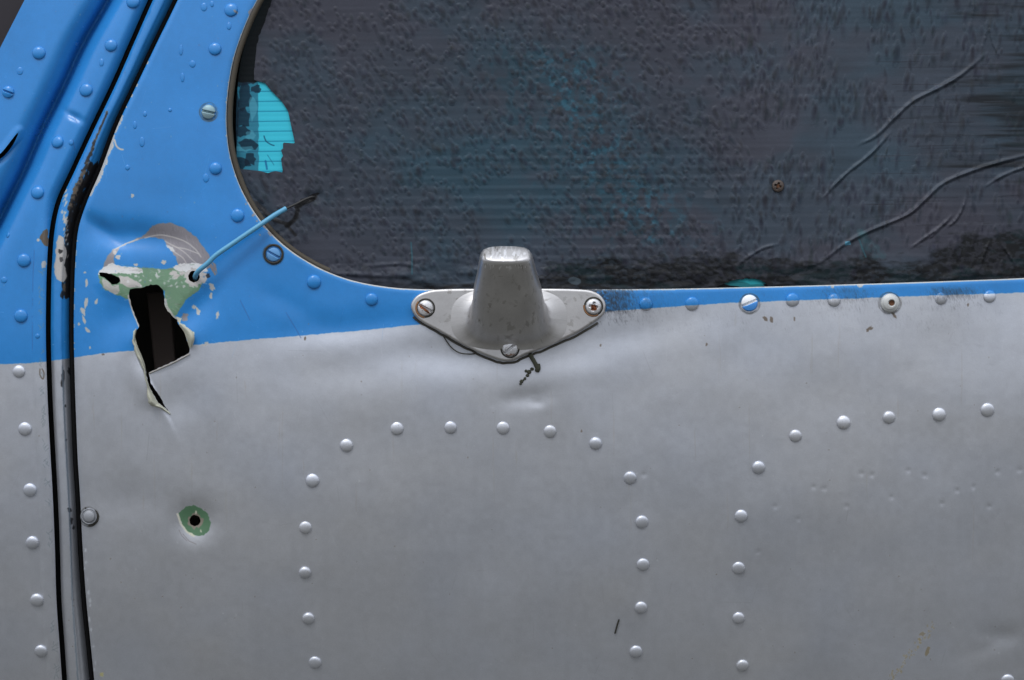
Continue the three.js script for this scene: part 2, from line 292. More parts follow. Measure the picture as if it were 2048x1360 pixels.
// trim strip wear
for (let i = 0; i < 240; i++) { const y = rr(330, 590), t = rr(0, 1), u = 0.58 + 0.36 * t, x = edgeL(y) + (edgeR(y) - edgeL(y)) * u; if (fbm(y / 30, t * 3) > 0.3) fill(blob(x, y, rr(2, 4.5), rr(4, 12), 0.35 * sstep(480, 380, y)), BLACK, 0.9); }
for (let y = 225; y < 420; y += 4) { const x = edgeL(y) + (edgeR(y) - edgeL(y)) * (0.34 + 0.16 * sstep(225, 420, y)); fill(blob(x + rr(-1.5, 1.5), y, rr(1, 2.4) + 3 * sstep(260, 380, y), rr(3, 7), 0.5), rnd() < 0.6 ? BLACK : DIRT, 0.9); }
fill(jag([[118, 470], [128, 474], [132, 500], [130, 530], [134, 552], [126, 566], [114, 560], [108, 540], [112, 510], [112, 490]], 2, 5), CHIP); fill(blob(121, 503, 6, 4), BLACK, 0.9); fill(blob(122, 518, 4, 5), BLACK, 0.7); fill(blob(131, 440, 3, 5, 0.5), CHIP);
for (let i = 0; i < 50; i++) fill(blob(132 + rr(-8, 4), rr(380, 520), rr(0.8, 2), rr(2, 5), 0.4), CHIP, 0.8);
fill(blob(128, 575, 4, 8), DIRT, 0.9);
fill(jag([[88, 460], [94, 458], [97, 476], [97, 492], [88, 490], [82, 480], [78, 476]], 1.5, 4), DIRT); fill(blob(76, 480, 3, 3), CHIP); fill(blob(87, 528, 5, 8), CHIP, 0.9);
for (const [x, y, a, b] of [[126, 757, 4, 16], [139, 742, 4, 8], [131, 812, 2, 3], [132, 880, 2, 3], [139, 1020, 4, 5], [143, 1042, 3, 7], [147, 1055, 2, 5]]) fill(blob(x, y, a, b, 0.05), BLACK, 0.85);
stroke(smoothLoop([[80, 738], [80, 750], [86, 758], [88, 746], [84, 738]], 4, false), DIRT, 2.5, 0.9);
for (let y = 500; y < 1360; y += 3) { const x = edgeL(y) - 33; if (y < 700 && fbm(y / 12, 8) > 0.38) stroke([[x, y], [x, y + 3]], ['rgb(36,86,150)', 0.5, 0], 1.2, 0.6); if (fbm(y / 9, 31) > 0.55) stroke([[edgeL(y) - rr(9, 22), y], [edgeL(y) - rr(9, 22), y + 6]], ['rgb(120,134,140)', 0.5, 0.4], 2, 0.35); stroke([[edgeL(y) + 26, y], [edgeL(y) + 26 + rr(-1, 1), y + 4]], ['rgb(128,142,156)', 0.45, 0.5], 3, y > 730 ? 0.5 : 0); }
// black overspray drifted from the blacked-out window
for (const [cx, sx, n, al] of [[1235, 26, 600, 0.45], [1290, 40, 240, 0.2], [1690, 50, 380, 0.22], [1905, 40, 420, 0.3], [1400, 160, 200, 0.15], [1800, 160, 250, 0.16]]) for (let i = 0; i < n; i++) {
  const x = cx + sx * (rnd() + rnd() + rnd() - 1.5) * 1.3, y0 = sx > 100 ? rr(572, 660) : rr(574, boundary(x) + (rnd() < 0.25 ? 26 : 3)), l = rr(2, 9);
  if (x > 1150) for (let k = 0; k < 3; k++) { const q = x + rr(-9, 9), w = y0 + rr(-5, 5); stroke([[q, w], [q + l * 0.25, w + l * 0.8]], BLACK, rr(0.5, 1.3), al * rr(0.2, 0.6)); }
}
for (let i = 0; i < 900; i++) { const q = rnd() * rnd(), x = 1160 + 104 * q, y = rr(574, 624); fill(blob(x, y, rr(1, 3), rr(1, 3)), BLACK, 0.5 * (1 - q)); }
// stains, specks and scratches on the silver
for (const [x, y, a, b, r] of [[1530, 637, 4, 6, -0.5], [1543, 639, 3, 7, -0.3], [1589, 638, 1.5, 5, 0], [1739, 657, 7, 3, -0.3], [1735, 661, 3, 3, 0], [1788, 630, 3, 8, -0.6], [1413, 689, 2, 4, 0.2], [1201, 691, 2, 3, 0], [1163, 657, 3, 4, 0.5], [610, 677, 2, 4, 0.3], [206, 709, 3, 2, 0], [1163, 862, 1.5, 3, 0], [1936, 610, 2, 3, 0]]) fill(blob(x, y, a, b, r), DIRT, 0.8);
for (let i = 0; i < 60; i++) { const t = rnd(); fill(blob(1780 + t * 85 + rr(-9, 9), 1360 - t * 110 + rr(-8, 8), rr(0.8, 2.4), rr(1, 3.4)), ['rgb(146,132,92)', 0.7, 0.2], 0.55); }
fill(blob(1855, 1304, 4, 10, 0.3), ['rgb(120,104,70)', 0.7, 0.2], 0.7); fill(blob(1845, 1268, 6, 4, -0.5), ['rgb(128,112,80)', 0.7, 0.2], 0.6); fill(blob(204, 1349, 4, 5), ['rgb(170,164,110)', 0.7, 0.1], 0.8);
for (let i = 0; i < 90; i++) { const x = rr(180, 2040), y = rr(700, 1360), a = rr(-1.6, 1.6), l = rr(8, 70); stroke([[x, y], [x + l * Math.sin(a), y + l * Math.cos(a)]], rnd() < 0.7 ? ['rgb(212,214,220)', 0.4, 0.7] : ['rgb(150,152,156)', 0.5, 0.6], rr(0.6, 1.3), rr(0.12, 0.4)); }
for (let i = 0; i < 260; i++) fill(blob(rr(-100, 2100), rr(640, 1400), rr(0.6, 1.8), rr(0.6, 2)), rnd() < 0.5 ? ['rgb(226,228,232)', 0.5, 0.4] : DIRT, rr(0.2, 0.55));
for (let y = 1100; y < 1360; y += rr(9, 34)) fill(blob(edgeR(y) + rr(7, 14), y, rr(1, 3), rr(2, 5)), ['rgb(216,220,228)', 0.5, 0.4], 0.7);
for (let i = 0; i < 120; i++) fill(blob(rr(-100, 520), rr(-60, 660), rr(0.8, 2), rr(0.8, 2.6)), rnd() < 0.6 ? ['rgb(52,104,160)', 0.5, 0] : ['rgb(120,150,170)', 0.5, 0], rr(0.2, 0.6));
for (const q of [[[572, 625], [590, 655], [602, 676]], [[480, 600], [500, 640]], [[148, 232], [154, 246]], [[150, 300], [146, 280]]]) stroke(q, ['rgb(38,80,140)', 0.5, 0], 1.4, 0.6);
// grime rings round the fasteners that sit proud
for (const [x, y, r] of [[547, 508, 19], [417, 224, 17], [1780, 606, 21], [178, 1033, 19], [1499, 607, 19]]) for (let k = 0; k < 26; k++) { const a0 = rr(0, 6.28), l = rr(0.4, 1.8), q = r + rr(-2, 2.5); stroke(Array.from({ length: 9 }, (_, i) => [x + q * Math.cos(a0 + l * i / 8), y + q * Math.sin(a0 + l * i / 8)]), ['rgb(58,56,54)', 0.8, 0], rr(0.8, 2.2), 0.3); }
// scuffs and grime over the bared footing
for (let i = 0; i < 420; i++) { const x = rr(196, 420), y = rr(522, 640), d = sdPad(x, y); if (d < 6) { const l = rr(2, 14), a = rr(-0.5, 0.9); stroke([[x, y], [x + l * Math.cos(a), y + l * Math.sin(a)]], [WHITE, CHIP, BARE, DIRT, ['rgb(78,108,84)', 0.65, 0]][Math.floor(5 * rnd())], rr(0.5, 1.5), rr(0.15, 0.5)); } }
// fine brushed scratches and run-off traces in the old paint
for (let i = 0; i < 420; i++) { const x = rr(-60, 2100), y = rr(-60, 1380), a = rr(-0.5, 0.5) + (rnd() < 0.3 ? 1.2 : 0), l = rr(6, 46), up = y < boundary(clamp(x, -600, 2600)); stroke([[x, y], [x + l * Math.sin(a), y + l * Math.cos(a)]], up ? (rnd() < 0.5 ? ['rgb(92,156,214)', 0.4, 0] : ['rgb(36,104,170)', 0.4, 0]) : (rnd() < 0.5 ? ['rgb(222,224,228)', 0.38, 0.7] : ['rgb(164,166,170)', 0.5, 0.6]), rr(0.5, 1.1), rr(0.12, 0.4)); }
for (let i = 0; i < 34; i++) { const x = rr(180, 2040), y = rr(boundary(x) + 4, 1000), l = rr(40, 190); for (let k = 0; k < 6; k++) { const u = rr(-2, 2), v0 = y + rr(0, l * 0.5); stroke([[x + u, v0], [x + u + rr(-2, 2), v0 + rr(8, l * 0.5)]], ['rgb(166,162,152)', 0.55, 0.5], rr(0.6, 2), 0.14); } }
// bump: fine orange peel and water drops
for (let i = 0; i < 15000; i++) { cB.globalAlpha = 0.12; cB.fillStyle = rnd() < 0.5 ? '#fff' : '#000'; path(cB, disc(rr(-160, 2200), rr(-110, 1470), rr(1.2, 4), 7), true); cB.fill(); }
const drops = [[408, 14, 8, 11], [424, 8, 5, 8], [458, 52, 6, 10], [362, 100, 5, 14], [385, 128, 8, 9], [365, 155, 5, 12], [284, 284, 7, 13], [255, 335, 6, 7], [203, 125, 6, 10], [40, 142, 8, 10], [290, 228, 5, 7], [270, 250, 5, 10], [340, 220, 5, 5], [412, 356, 8, 11], [16, 470, 5, 7], [8, 560, 8, 8], [142, 285, 6, 7], [75, 672, 6, 6]];
{ // grain: slow blotches of weathering and a fine speckle, in the paint itself
  const im = cC.getImageData(0, 0, TW, TH), d = im.data, rim_ = cR.getImageData(0, 0, TW, TH), r = rim_.data;
  for (let j = 0; j < TH; j++) for (let i = 0; i < TW; i++) {
    const k = (j * TW + i) * 4, metal = r[k + 2] / 255, n1 = fbm(i / 90, j / 90, 4) - 0.5, n2 = fbm(i / 9, j / 9, 2) - 0.5, n3 = hash2(i, j) - 0.5, st = fbm(i / 14, j / 160, 3) - 0.5;
    const f = 1 + (metal > 0.3 ? 0.035 : 0.1) * n1 + 0.03 * n2 + 0.035 * n3 + 0.016 * st, wrm = metal > 0.3 ? 5 * (fbm(i / 130 + 60, j / 110 + 12, 3) - 0.5) : 0;
    d[k] = clamp(d[k] * f + wrm, 0, 255); d[k + 1] = clamp(d[k + 1] * f + wrm * 0.3, 0, 255); d[k + 2] = clamp(d[k + 2] * f - wrm, 0, 255);
    r[k + 1] = clamp(r[k + 1] + 12 * n1 + 12 * n2, 20, 255);
  }
  cC.putImageData(im, 0, 0); cR.putImageData(rim_, 0, 0);
}
const tex = (cv, srgb) => { const t = new THREE.CanvasTexture(cv); if (srgb) t.colorSpace = THREE.SRGBColorSpace; t.wrapS = t.wrapT = THREE.MirroredRepeatWrapping; t.anisotropy = 8; return t; };
const rTex = tex(cvR);
const skinMat = new THREE.MeshStandardMaterial({ map: tex(cvC, true), roughnessMap: rTex, metalnessMap: rTex, roughness: 1, metalness: 1, bumpMap: tex(cvB), bumpScale: 0.00012, side: THREE.DoubleSide });

const lin = (r, g, b) => new THREE.Color().setRGB(r, g, b);
const mats = {
  edge: new THREE.MeshStandardMaterial({ color: lin(0.34, 0.33, 0.31), roughness: 0.55, metalness: 0.3, side: THREE.DoubleSide }),
  cream: new THREE.MeshStandardMaterial({ color: lin(0.4, 0.4, 0.32), roughness: 0.6, side: THREE.DoubleSide }),
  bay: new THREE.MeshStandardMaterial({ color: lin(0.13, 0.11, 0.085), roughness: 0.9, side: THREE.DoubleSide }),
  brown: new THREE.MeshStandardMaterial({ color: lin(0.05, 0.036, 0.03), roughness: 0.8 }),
  rubber: new THREE.MeshStandardMaterial({ color: lin(0.055, 0.045, 0.03), roughness: 0.7 }),
  blackRubber: new THREE.MeshPhysicalMaterial({ color: lin(0.01, 0.01, 0.011), roughness: 0.8, specularIntensity: 0.3, side: THREE.DoubleSide }),
  steel: new THREE.MeshStandardMaterial({ color: lin(0.62, 0.61, 0.6), roughness: 0.34, metalness: 0.85 }),
  rust: new THREE.MeshStandardMaterial({ color: lin(0.13, 0.055, 0.025), roughness: 0.9 }),
  rustPale: new THREE.MeshStandardMaterial({ color: lin(0.24, 0.12, 0.055), roughness: 0.9 }),
  grime: new THREE.MeshStandardMaterial({ color: lin(0.03, 0.028, 0.022), roughness: 0.85 }),
  moss: new THREE.MeshStandardMaterial({ color: lin(0.05, 0.052, 0.035), roughness: 0.95 }),
  wire: new THREE.MeshStandardMaterial({ color: lin(0.095, 0.32, 0.5), roughness: 0.45 }),
  blackWire: new THREE.MeshStandardMaterial({ color: lin(0.02, 0.02, 0.02), roughness: 0.6 }),
};

// ------------------------------------------------------------------ the ground under the parked aircraft
const groundTexCv = mk(512, 512), gcx = groundTexCv.getContext('2d'), gim = gcx.createImageData(512, 512);
for (let j = 0; j < 512; j++) for (let i = 0; i < 512; i++) { const k = (j * 512 + i) * 4, v = 70 + 60 * (hash2(i, j) - 0.5) + 50 * (fbm(i / 40, j / 40) - 0.5); gim.data.set([v, v * 0.98, v * 0.9, 255], k); }
gcx.putImageData(gim, 0, 0);
const gTex = tex(groundTexCv, true); gTex.repeat.set(60, 60);
const ground = obj('ground', new THREE.PlaneGeometry(120, 120).rotateX(-Math.PI / 2), new THREE.MeshStandardMaterial({ map: gTex, roughness: 0.95 }));
ground.userData = { kind: 'structure', label: 'grey concrete apron below the aircraft', category: 'ground' };

// ------------------------------------------------------------------ fuselage side
const X0 = -520, X1 = 2580, YA = -420, YB = 1780;
const fus = thing('fuselage_side', 'dented fuselage side, blue above silver, with rivet rows and a jagged torn hole', 'fuselage');
const FX = range([60, 188, 3], [188, 440, 2], [440, 1500, 4], [1500, 2048, 2.5], [2048, X1, 14]), FY = range([YA, -12, 14], [-12, 530, 4], [530, 836, 2], [836, 932, 4], [932, 1110, 2.5], [1110, 1372, 4], [1372, YB, 14]);
const nearHole = (x, y) => x > 150 && x < 470 && y > 500 && y < 1100 ? Math.min(sdA(x, y), sdB(x, y), sdC(x, y), sdTorn(x, y)) : 50;
obj('skin', sheet(FX, FY, (x, y) => Math.min((x - edgeR(y) - 5.5) * 0.9, sdWindow(x, y), nearHole(x, y)), zSkin), skinMat, fus);
const gapPts = []; for (let y = YA; y <= YB; y += 8) gapPts.push([edgeR(y) + 5.5, y]);
obj('skin_edge', rim(gapPts, zSkin, 0.008, false), mats.blackRubber, fus);
obj('window_edge', rim(windowPts, zSkin, 0.0014), mats.edge, fus);
for (const h of [torn, boltHoleA, boltHoleB, boltHoleC]) obj('hole_edge', rim(h, zSkin, 0.0009), mats.edge, fus);
// rubber glazing channel that shows inside the front curve of the window
{
  const ch = windowPts.filter(([x, y]) => x < 660 && y > -120).map(([x, y]) => { const k = sstep(470, 330, y); return P(x + 3 + 4 * k, y - 2 + 2 * k, -0.0022); });
  obj('glazing_channel', tube(ch, 0.0014, ch.length * 2, 8), mats.rubber, fus);
}
// metal peeled outwards along the tear
function ribbon(rows, mat, name) {                       // rows: [inner px, py, z] -> [outer px, py, z], curling between
  const pos = [], uvs = [], idx = [], C = 5;
  rows.forEach(([x0, y0, z0, x1, y1, z1]) => { for (let c = 0; c <= C; c++) { const t = c / C, q = P(x0 + (x1 - x0) * t, y0 + (y1 - y0) * t, zSkin(x0, y0) + z0 + (z1 - z0) * Math.sin(t * 2.1) / Math.sin(2.1) * (1 + 0.5 * (1 - t) * t * 4)); pos.push(q.x, q.y, q.z); uvs.push(t, y0 / 100); } });
  for (let r = 0; r + 1 < rows.length; r++) for (let c = 0; c < C; c++) { const a = r * (C + 1) + c, b = a + C + 1; idx.push(a, b, a + 1, a + 1, b, b + 1); }
  const g = new THREE.BufferGeometry(); g.setAttribute('position', new THREE.Float32BufferAttribute(pos, 3)); g.setAttribute('uv', new THREE.Float32BufferAttribute(uvs, 2)); g.setIndex(idx); g.computeVertexNormals();
  return obj(name, g, mat, fus);
}
const lipRow = smoothLoop([[273, 660, 0.0001, 271, 656, 0.0006], [270, 677, 0.0001, 265, 676, 0.0014], [275, 692, 0.0001, 265, 692, 0.002], [284, 713, 0.0001, 273, 715, 0.0024], [290, 730, 0.0001, 283, 733, 0.0026], [292, 748, 0.0001, 288, 752, 0.003], [298, 771, 0.0001, 293, 776, 0.003], [307, 790, 0.0001, 293, 800, 0.0034], [316, 805, 0.0001, 302, 812, 0.003], [327, 814, 0.0001, 320, 817, 0.002], [340, 826, 0.0001, 342, 830, 0.0006]], 3, false);
ribbon(lipRow.map(([a, b, c, d, e, f]) => [a, b, c, a + (d - a) * rr(0.62, 1.0) + rr(-0.8, 0.8), e + rr(-1.2, 1.2), f * rr(0.55, 0.9)]), mats.cream, 'torn_lip');
ribbon(smoothLoop([[358, 650, 0.0001, 362, 647, 0.0004], [368, 664, 0.0001, 384, 662, 0.0016], [374, 681, 0.0001, 389, 678, 0.0018], [379, 696, 0.0001, 384, 694, 0.0006]], 3, false), mats.cream, 'torn_lip');
ribbon(smoothLoop([[378, 706, 0.0001, 380, 709, 0.0006], [349, 722, 0.0001, 350, 725, 0.0009], [320, 735, 0.0001, 321, 738, 0.0008], [298, 745, 0.0001, 299, 748, 0.0003]], 3, false), mats.edge, 'torn_lip');
// dark closed bay behind the skin, with the frame that shows through the hole
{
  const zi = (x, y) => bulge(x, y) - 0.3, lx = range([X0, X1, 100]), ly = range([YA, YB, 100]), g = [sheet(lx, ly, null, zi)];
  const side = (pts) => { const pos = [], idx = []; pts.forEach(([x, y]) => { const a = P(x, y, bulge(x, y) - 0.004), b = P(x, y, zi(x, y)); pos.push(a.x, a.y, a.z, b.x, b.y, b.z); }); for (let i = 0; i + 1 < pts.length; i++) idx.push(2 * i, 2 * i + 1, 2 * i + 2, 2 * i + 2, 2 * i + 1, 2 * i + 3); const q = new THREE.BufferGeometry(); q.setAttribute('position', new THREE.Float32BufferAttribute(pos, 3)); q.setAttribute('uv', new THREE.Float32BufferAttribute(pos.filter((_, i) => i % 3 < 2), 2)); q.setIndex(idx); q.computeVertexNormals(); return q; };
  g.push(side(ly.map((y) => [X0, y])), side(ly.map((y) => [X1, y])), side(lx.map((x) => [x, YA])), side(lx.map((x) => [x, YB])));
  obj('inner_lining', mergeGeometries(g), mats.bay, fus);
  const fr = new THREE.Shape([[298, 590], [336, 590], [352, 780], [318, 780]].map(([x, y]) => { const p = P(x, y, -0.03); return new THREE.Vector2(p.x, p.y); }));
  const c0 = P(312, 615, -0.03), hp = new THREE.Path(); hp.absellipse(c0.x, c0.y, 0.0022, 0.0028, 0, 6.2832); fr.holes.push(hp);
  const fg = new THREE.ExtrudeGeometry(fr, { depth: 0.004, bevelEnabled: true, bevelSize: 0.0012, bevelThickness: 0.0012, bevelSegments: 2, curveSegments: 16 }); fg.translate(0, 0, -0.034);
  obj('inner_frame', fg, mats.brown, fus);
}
// rivets
function domeGeo(x, y, r, h, zf, uv = uvSkin, tx = 0, ty = 0, ey = 1) {
  const pos = [], uvs = [], idx = [], R = 7, A = 28, e = 4, n = new THREE.Vector3((zf(x - e, y) - zf(x + e, y)) / (2 * e * S), -(zf(x, y - e) - zf(x, y + e)) / (2 * e * S), 1).add(new THREE.Vector3(tx, ty, 0)).normalize();
  const c = P(x, y, zf(x, y)), u = new THREE.Vector3(1, 0, -n.x / n.z).normalize(), v = n.clone().cross(u);
  for (let i = 0; i <= R; i++) for (let k = 0; k <= A; k++) {
    const ph = i / R * Math.PI / 2, a = k / A * 2 * Math.PI, q = r * S * Math.sin(ph) ** 0.92, zz = h * Math.cos(ph) ** 0.85 - (i === R ? 0.0005 : 0);
    const p = c.clone().addScaledVector(u, q * Math.cos(a)).addScaledVector(v, q * ey * Math.sin(a)).addScaledVector(n, zz);
    pos.push(p.x, p.y, p.z); uvs.push(...uv(x + q / S * Math.cos(a), y - q * ey / S * Math.sin(a)));
  }
  for (let i = 0; i < R; i++) for (let k = 0; k < A; k++) { const a = i * (A + 1) + k, b = a + A + 1; idx.push(a, b, a + 1, a + 1, b, b + 1); }
  const g = new THREE.BufferGeometry(); g.setAttribute('position', new THREE.Float32BufferAttribute(pos, 3)); g.setAttribute('uv', new THREE.Float32BufferAttribute(uvs, 2)); g.setIndex(idx); g.computeVertexNormals();
  return g;
}
const rivetsFus = [[693, 891], [794, 857], [901, 855], [1006, 856], [1100, 863], [1191, 887], [1260, 956], [1284, 1044], [1286, 1129], [1282, 1215], [1272, 1303], [1262, 1392], [625, 961], [611, 1055], [610, 1145], [617, 1237], [630, 1325], [645, 1410],
  [1591, 872], [1517, 935], [1482, 1032], [1477, 1136], [1477, 1236], [1485, 1331], [1495, 1425], [1687, 845], [1778, 835], [1878, 829], [1975, 820], [2072, 812], [2015, 1361],
  [462, 20], [430, 98], [431, 337], [475, 431], [628, 564], [743, 599], [1292, 608], [1384, 608], [1585, 600], [1668, 600], [1882, 597], [1979, 593], [2075, 588]];
for (const [x, y] of rivetsFus) obj('rivet', domeGeo(x, y, rr(12.6, 14.4), 0.0016 * rr(0.8, 1.12), zSkin, uvSkin, rr(-0.09, 0.09), rr(-0.09, 0.09)), skinMat, fus);

// screw heads: a small relief with its own slot, cross or socket
function screwHead(parent, name, x, y, r, zf, kind, rot, mat, lift = 0.0014, uv = uvSkin) {
  const xs = range([x - r - 1, x + r + 1, r / 18]), ys = range([y - r - 1, y + r + 1, r / 18]), base = zf(x, y), c = Math.cos(rot), s = Math.sin(rot);
  const h = (px, py) => {
    const u = ((px - x) * c + (py - y) * s) / r, v = (-(px - x) * s + (py - y) * c) / r, q = Math.hypot(u, v);
    let z = lift * (1 - 0.55 * q * q) - 0.0022 * sstep(0.86, 1.0, q);
    if (kind === 'slot') z -= 0.0011 * sstep(0.14, 0.08, Math.abs(v)) * sstep(1.02, 0.98, q);
    if (kind === 'cross') z -= 0.0013 * Math.max(sstep(0.17, 0.1, Math.abs(u)) * sstep(0.56, 0.44, Math.abs(v)), sstep(0.17, 0.1, Math.abs(v)) * sstep(0.56, 0.44, Math.abs(u)));
    if (kind === 'socket') { const q2 = Math.hypot(u - 0.16, v); z += 0.0004 * sstep(0.75, 0.6, q); z -= 0.0016 * sstep(0.32, 0.26, q2); }
    if (kind === 'stud') z -= 0.0007 * sstep(0.62, 0.68, q) * sstep(0.86, 0.8, q);
    return base + z;
  };
  return obj(name, sheet(xs, ys, (px, py) => r - Math.hypot(px - x, py - y), h, uv), mat, parent);
}
const lbl = (o, l) => { o.userData.label = l; return o; };
const rustFill = (parent, x, y, r, z, lx = 1, ly = 1, rot = 0) => { const g = new THREE.CylinderGeometry(r * S, r * S, 0.0004, 16).rotateX(Math.PI / 2).scale(lx, ly, 1).rotateZ(rot); const p = P(x, y, z); g.translate(p.x, p.y, p.z); return obj('rust', g, mats.rust, parent); };
screwHead(fus, 'screw', 417, 224, 16, zSkin, 'slot', 0.22, new THREE.MeshStandardMaterial({ color: lin(0.24, 0.36, 0.4), roughness: 0.45, metalness: 0.5 }), 0.0016);
screwHead(fus, 'screw', 547, 509, 15.5, zSkin, 'slot', 0.5, new THREE.MeshStandardMaterial({ color: lin(0.1, 0.28, 0.55), roughness: 0.4, metalness: 0.1 }), 0.0012);
{ const ring = new THREE.TorusGeometry(18 * S, 2.3 * S, 8, 36), p = P(547, 508, zSkin(547, 508) + 0.0003); ring.translate(p.x, p.y, p.z); lbl(obj('washer', ring, mats.grime, fus), 'dark grimy ring round a blue screw'); }
{ // half white, half blue screw on the paint line
  const c = mk(64, 64), q = c.getContext('2d'); q.fillStyle = '#4a92dc'; q.fillRect(0, 0, 64, 64); q.fillStyle = '#e9ebee'; path(q, [[0, 0], [64, 0], [64, 24], [52, 28], [34, 36], [22, 41], [0, 47]], true); q.fill();
  lbl(screwHead(fus, 'screw', 1499, 606, 18, zSkin, 'slot', -0.4, new THREE.MeshStandardMaterial({ map: tex(c, true), roughness: 0.35, metalness: 0.1 }), 0.0018, (x, y) => [(x - 1481) / 36, 1 - (y - 588) / 36]), 'slotted screw, half white and half blue');
}
lbl(screwHead(fus, 'screw', 1780, 606, 20.5, zSkin, 'socket', 0, new THREE.MeshStandardMaterial({ color: lin(0.5, 0.51, 0.5), roughness: 0.55, metalness: 0.25 }), 0.0024), 'grey pan head screw with a rusty socket'); rustFill(fus, 1783.5, 606, 5.6, zSkin(1780, 606) + 0.0013);
lbl(screwHead(fus, 'stud', 178, 1033, 17.5, zSkin, 'stud', 0, new THREE.MeshStandardMaterial({ color: lin(0.3, 0.31, 0.33), roughness: 0.5, metalness: 0.5 }), 0.0022), 'small round steel stud beside the door gap');
{ const ring = new THREE.TorusGeometry(18.5 * S, 2.2 * S, 8, 30, 3.6).rotateZ(-1.6), p = P(178, 1033, zSkin(178, 1033) - 0.0001); ring.translate(p.x, p.y, p.z); obj('grime_ring', ring, mats.grime, fus); }

// ------------------------------------------------------------------ door ahead of the gap
const door = thing('cockpit_door', 'blue and silver riveted door skin with a pressed channel, beside the gap', 'door');
const quarter = (x, y) => { const t = (y + 2) / 100; return x - (50 - 51 * t); };
const sdCorner = (x, y) => y > 140 ? 40 : quarter(x, y) * 0.89;
obj('skin', sheet(range([X0, -20, 14], [-20, 300, 3], [300, 480, 6]), range([YA, -12, 12], [-12, 560, 3], [560, 1372, 5], [1372, YB, 14]), (x, y) => Math.min((edgeL(y) - 6 - x) * 0.9, sdSlit(x, y), sdCorner(x, y)), zDoor), skinMat, door);
const gapL = []; for (let y = YA; y <= YB; y += 8) gapL.push([edgeL(y) - 6, y]);
obj('skin_edge', rim(gapL, zDoor, 0.008, false), mats.blackRubber, door);
obj('window_pane', sheet(range([X0, 280, 40]), range([YA, 180, 40]), (x, y) => -quarter(x, y) + 30, (x, y) => bulge(x, y) - 0.012), new THREE.MeshPhysicalMaterial({ color: lin(0.03, 0.027, 0.032), roughness: 0.4, specularIntensity: 0.3 }), door);
for (const [x, y] of [[38, 743], [50, 858], [60, 980], [65, 1085], [74, 1200], [82, 1302], [90, 1402], [266, 4], [222, 91], [172, 180], [115, 284], [75, 385], [48, 521], [42, 632], [78, 106]]) obj('rivet', domeGeo(x, y, rr(12.8, 14), 0.0016 * rr(0.9, 1.05), zDoor), skinMat, door);
for (const [x, y, a, b] of drops) { const onDoor = x < edgeL(y); obj('paint_run', domeGeo(x, y, a * 0.8, 0.0004, onDoor ? zDoor : zSkin, uvSkin, 0, 0, b / a), skinMat, onDoor ? door : fus); }
screwHead(door, 'screw', 16, 184, 13, zDoor, 'slot', 0.35, skinMat, 0.0017);

// ------------------------------------------------------------------ trim strip in the gap
const trim = obj('door_trim', sheet(range([60, 480, 2]), range([YA, -12, 12], [-12, 1372, 4], [1372, YB, 14]), (x, y) => Math.min(x - edgeL(y) - 4, edgeR(y) - 4 - x), zTrim), skinMat);
trim.userData = { label: 'narrow worn metal trim strip between two black gaps, blue at top and grey below', category: 'trim' };
for (const [e, l] of [[edgeL, 'black rubber seal in the gap between door and trim strip'], [edgeR, 'black rubber seal in the gap between trim strip and fuselage']]) {
  const pts = []; for (let y = YA; y <= YB; y += 40) pts.push(P(e(y), y, bulge(e(y), y) - 0.0095));
  const o = obj(e === edgeL ? 'rubber_seal' : 'rubber_seal_001', tube(pts, 0.0018, 200, 8), mats.blackRubber); o.userData = { label: l, category: 'seal', group: 'rubber seals in the door gap' };
}

// ------------------------------------------------------------------ blacked-out window: ribbed turquoise sheet with black film on it
const WU = { x: 430, y: -260, w: 2070, h: 880 }, WW = 2048, WH = 870;
const uvWin = (x, y) => [(x - WU.x) / WU.w, 1 - (y - WU.y) / WU.h];
const zSheet = () => -0.0075;
const ribY = (x, y) => y + (x - 1000) * 0.012 + 3 * Math.sin(x / 400);
const cvW = (w = WW, h = WH) => { const c = mk(w, h), q = c.getContext('2d'); q.setTransform(w / WU.w, 0, 0, h / WU.h, -WU.x * w / WU.w, -WU.y * h / WU.h); q.lineCap = q.lineJoin = 'round'; return [c, q]; };
const paintOn = (q, pts, s, a = 1) => { q.globalAlpha = a; q.fillStyle = s; path(q, pts, true); q.fill(); };
const lineOn = (q, pts, s, w, a = 1) => { q.globalAlpha = a; q.strokeStyle = s; q.lineWidth = w; path(q, pts, false); q.stroke(); };
const [cvS, qS] = cvW();
qS.fillStyle = 'rgb(62,190,212)'; qS.fillRect(430, -260, 2070, 880);
for (let y = -260; y < 620; y += 20) { const l = []; for (let x = 430; x < 2500; x += 20) l.push([x, y - (x - 1000) * 0.012 - 3 * Math.sin(x / 400)]); lineOn(qS, l, 'rgb(28,116,150)', 2.2, 0.75); }
// upper-left gap shadow painted in, darker left part, old black paint under the film
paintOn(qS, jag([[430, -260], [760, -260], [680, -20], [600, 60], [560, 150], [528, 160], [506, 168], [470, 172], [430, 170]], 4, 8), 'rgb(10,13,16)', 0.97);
paintOn(qS, jag([[430, 165], [517, 165], [517, 345], [430, 345]], 1.2, 8), 'rgb(40,80,104)', 0.62);
for (const [x, y, a, b] of [[490, 195, 14, 26], [486, 235, 16, 18], [484, 262, 14, 12], [495, 290, 20, 10], [480, 325, 20, 12], [500, 318, 12, 14], [470, 240, 8, 80], [512, 178, 9, 8]]) paintOn(qS, blob(x, y, a, b, 0, 0.3), 'rgb(16,34,50)', 0.75);
for (const [x, y, a, b] of [[506, 215, 8, 24], [500, 270, 10, 10], [488, 298, 20, 6]]) paintOn(qS, blob(x, y, a, b, 0, 0.3), 'rgb(92,170,190)', 0.45);
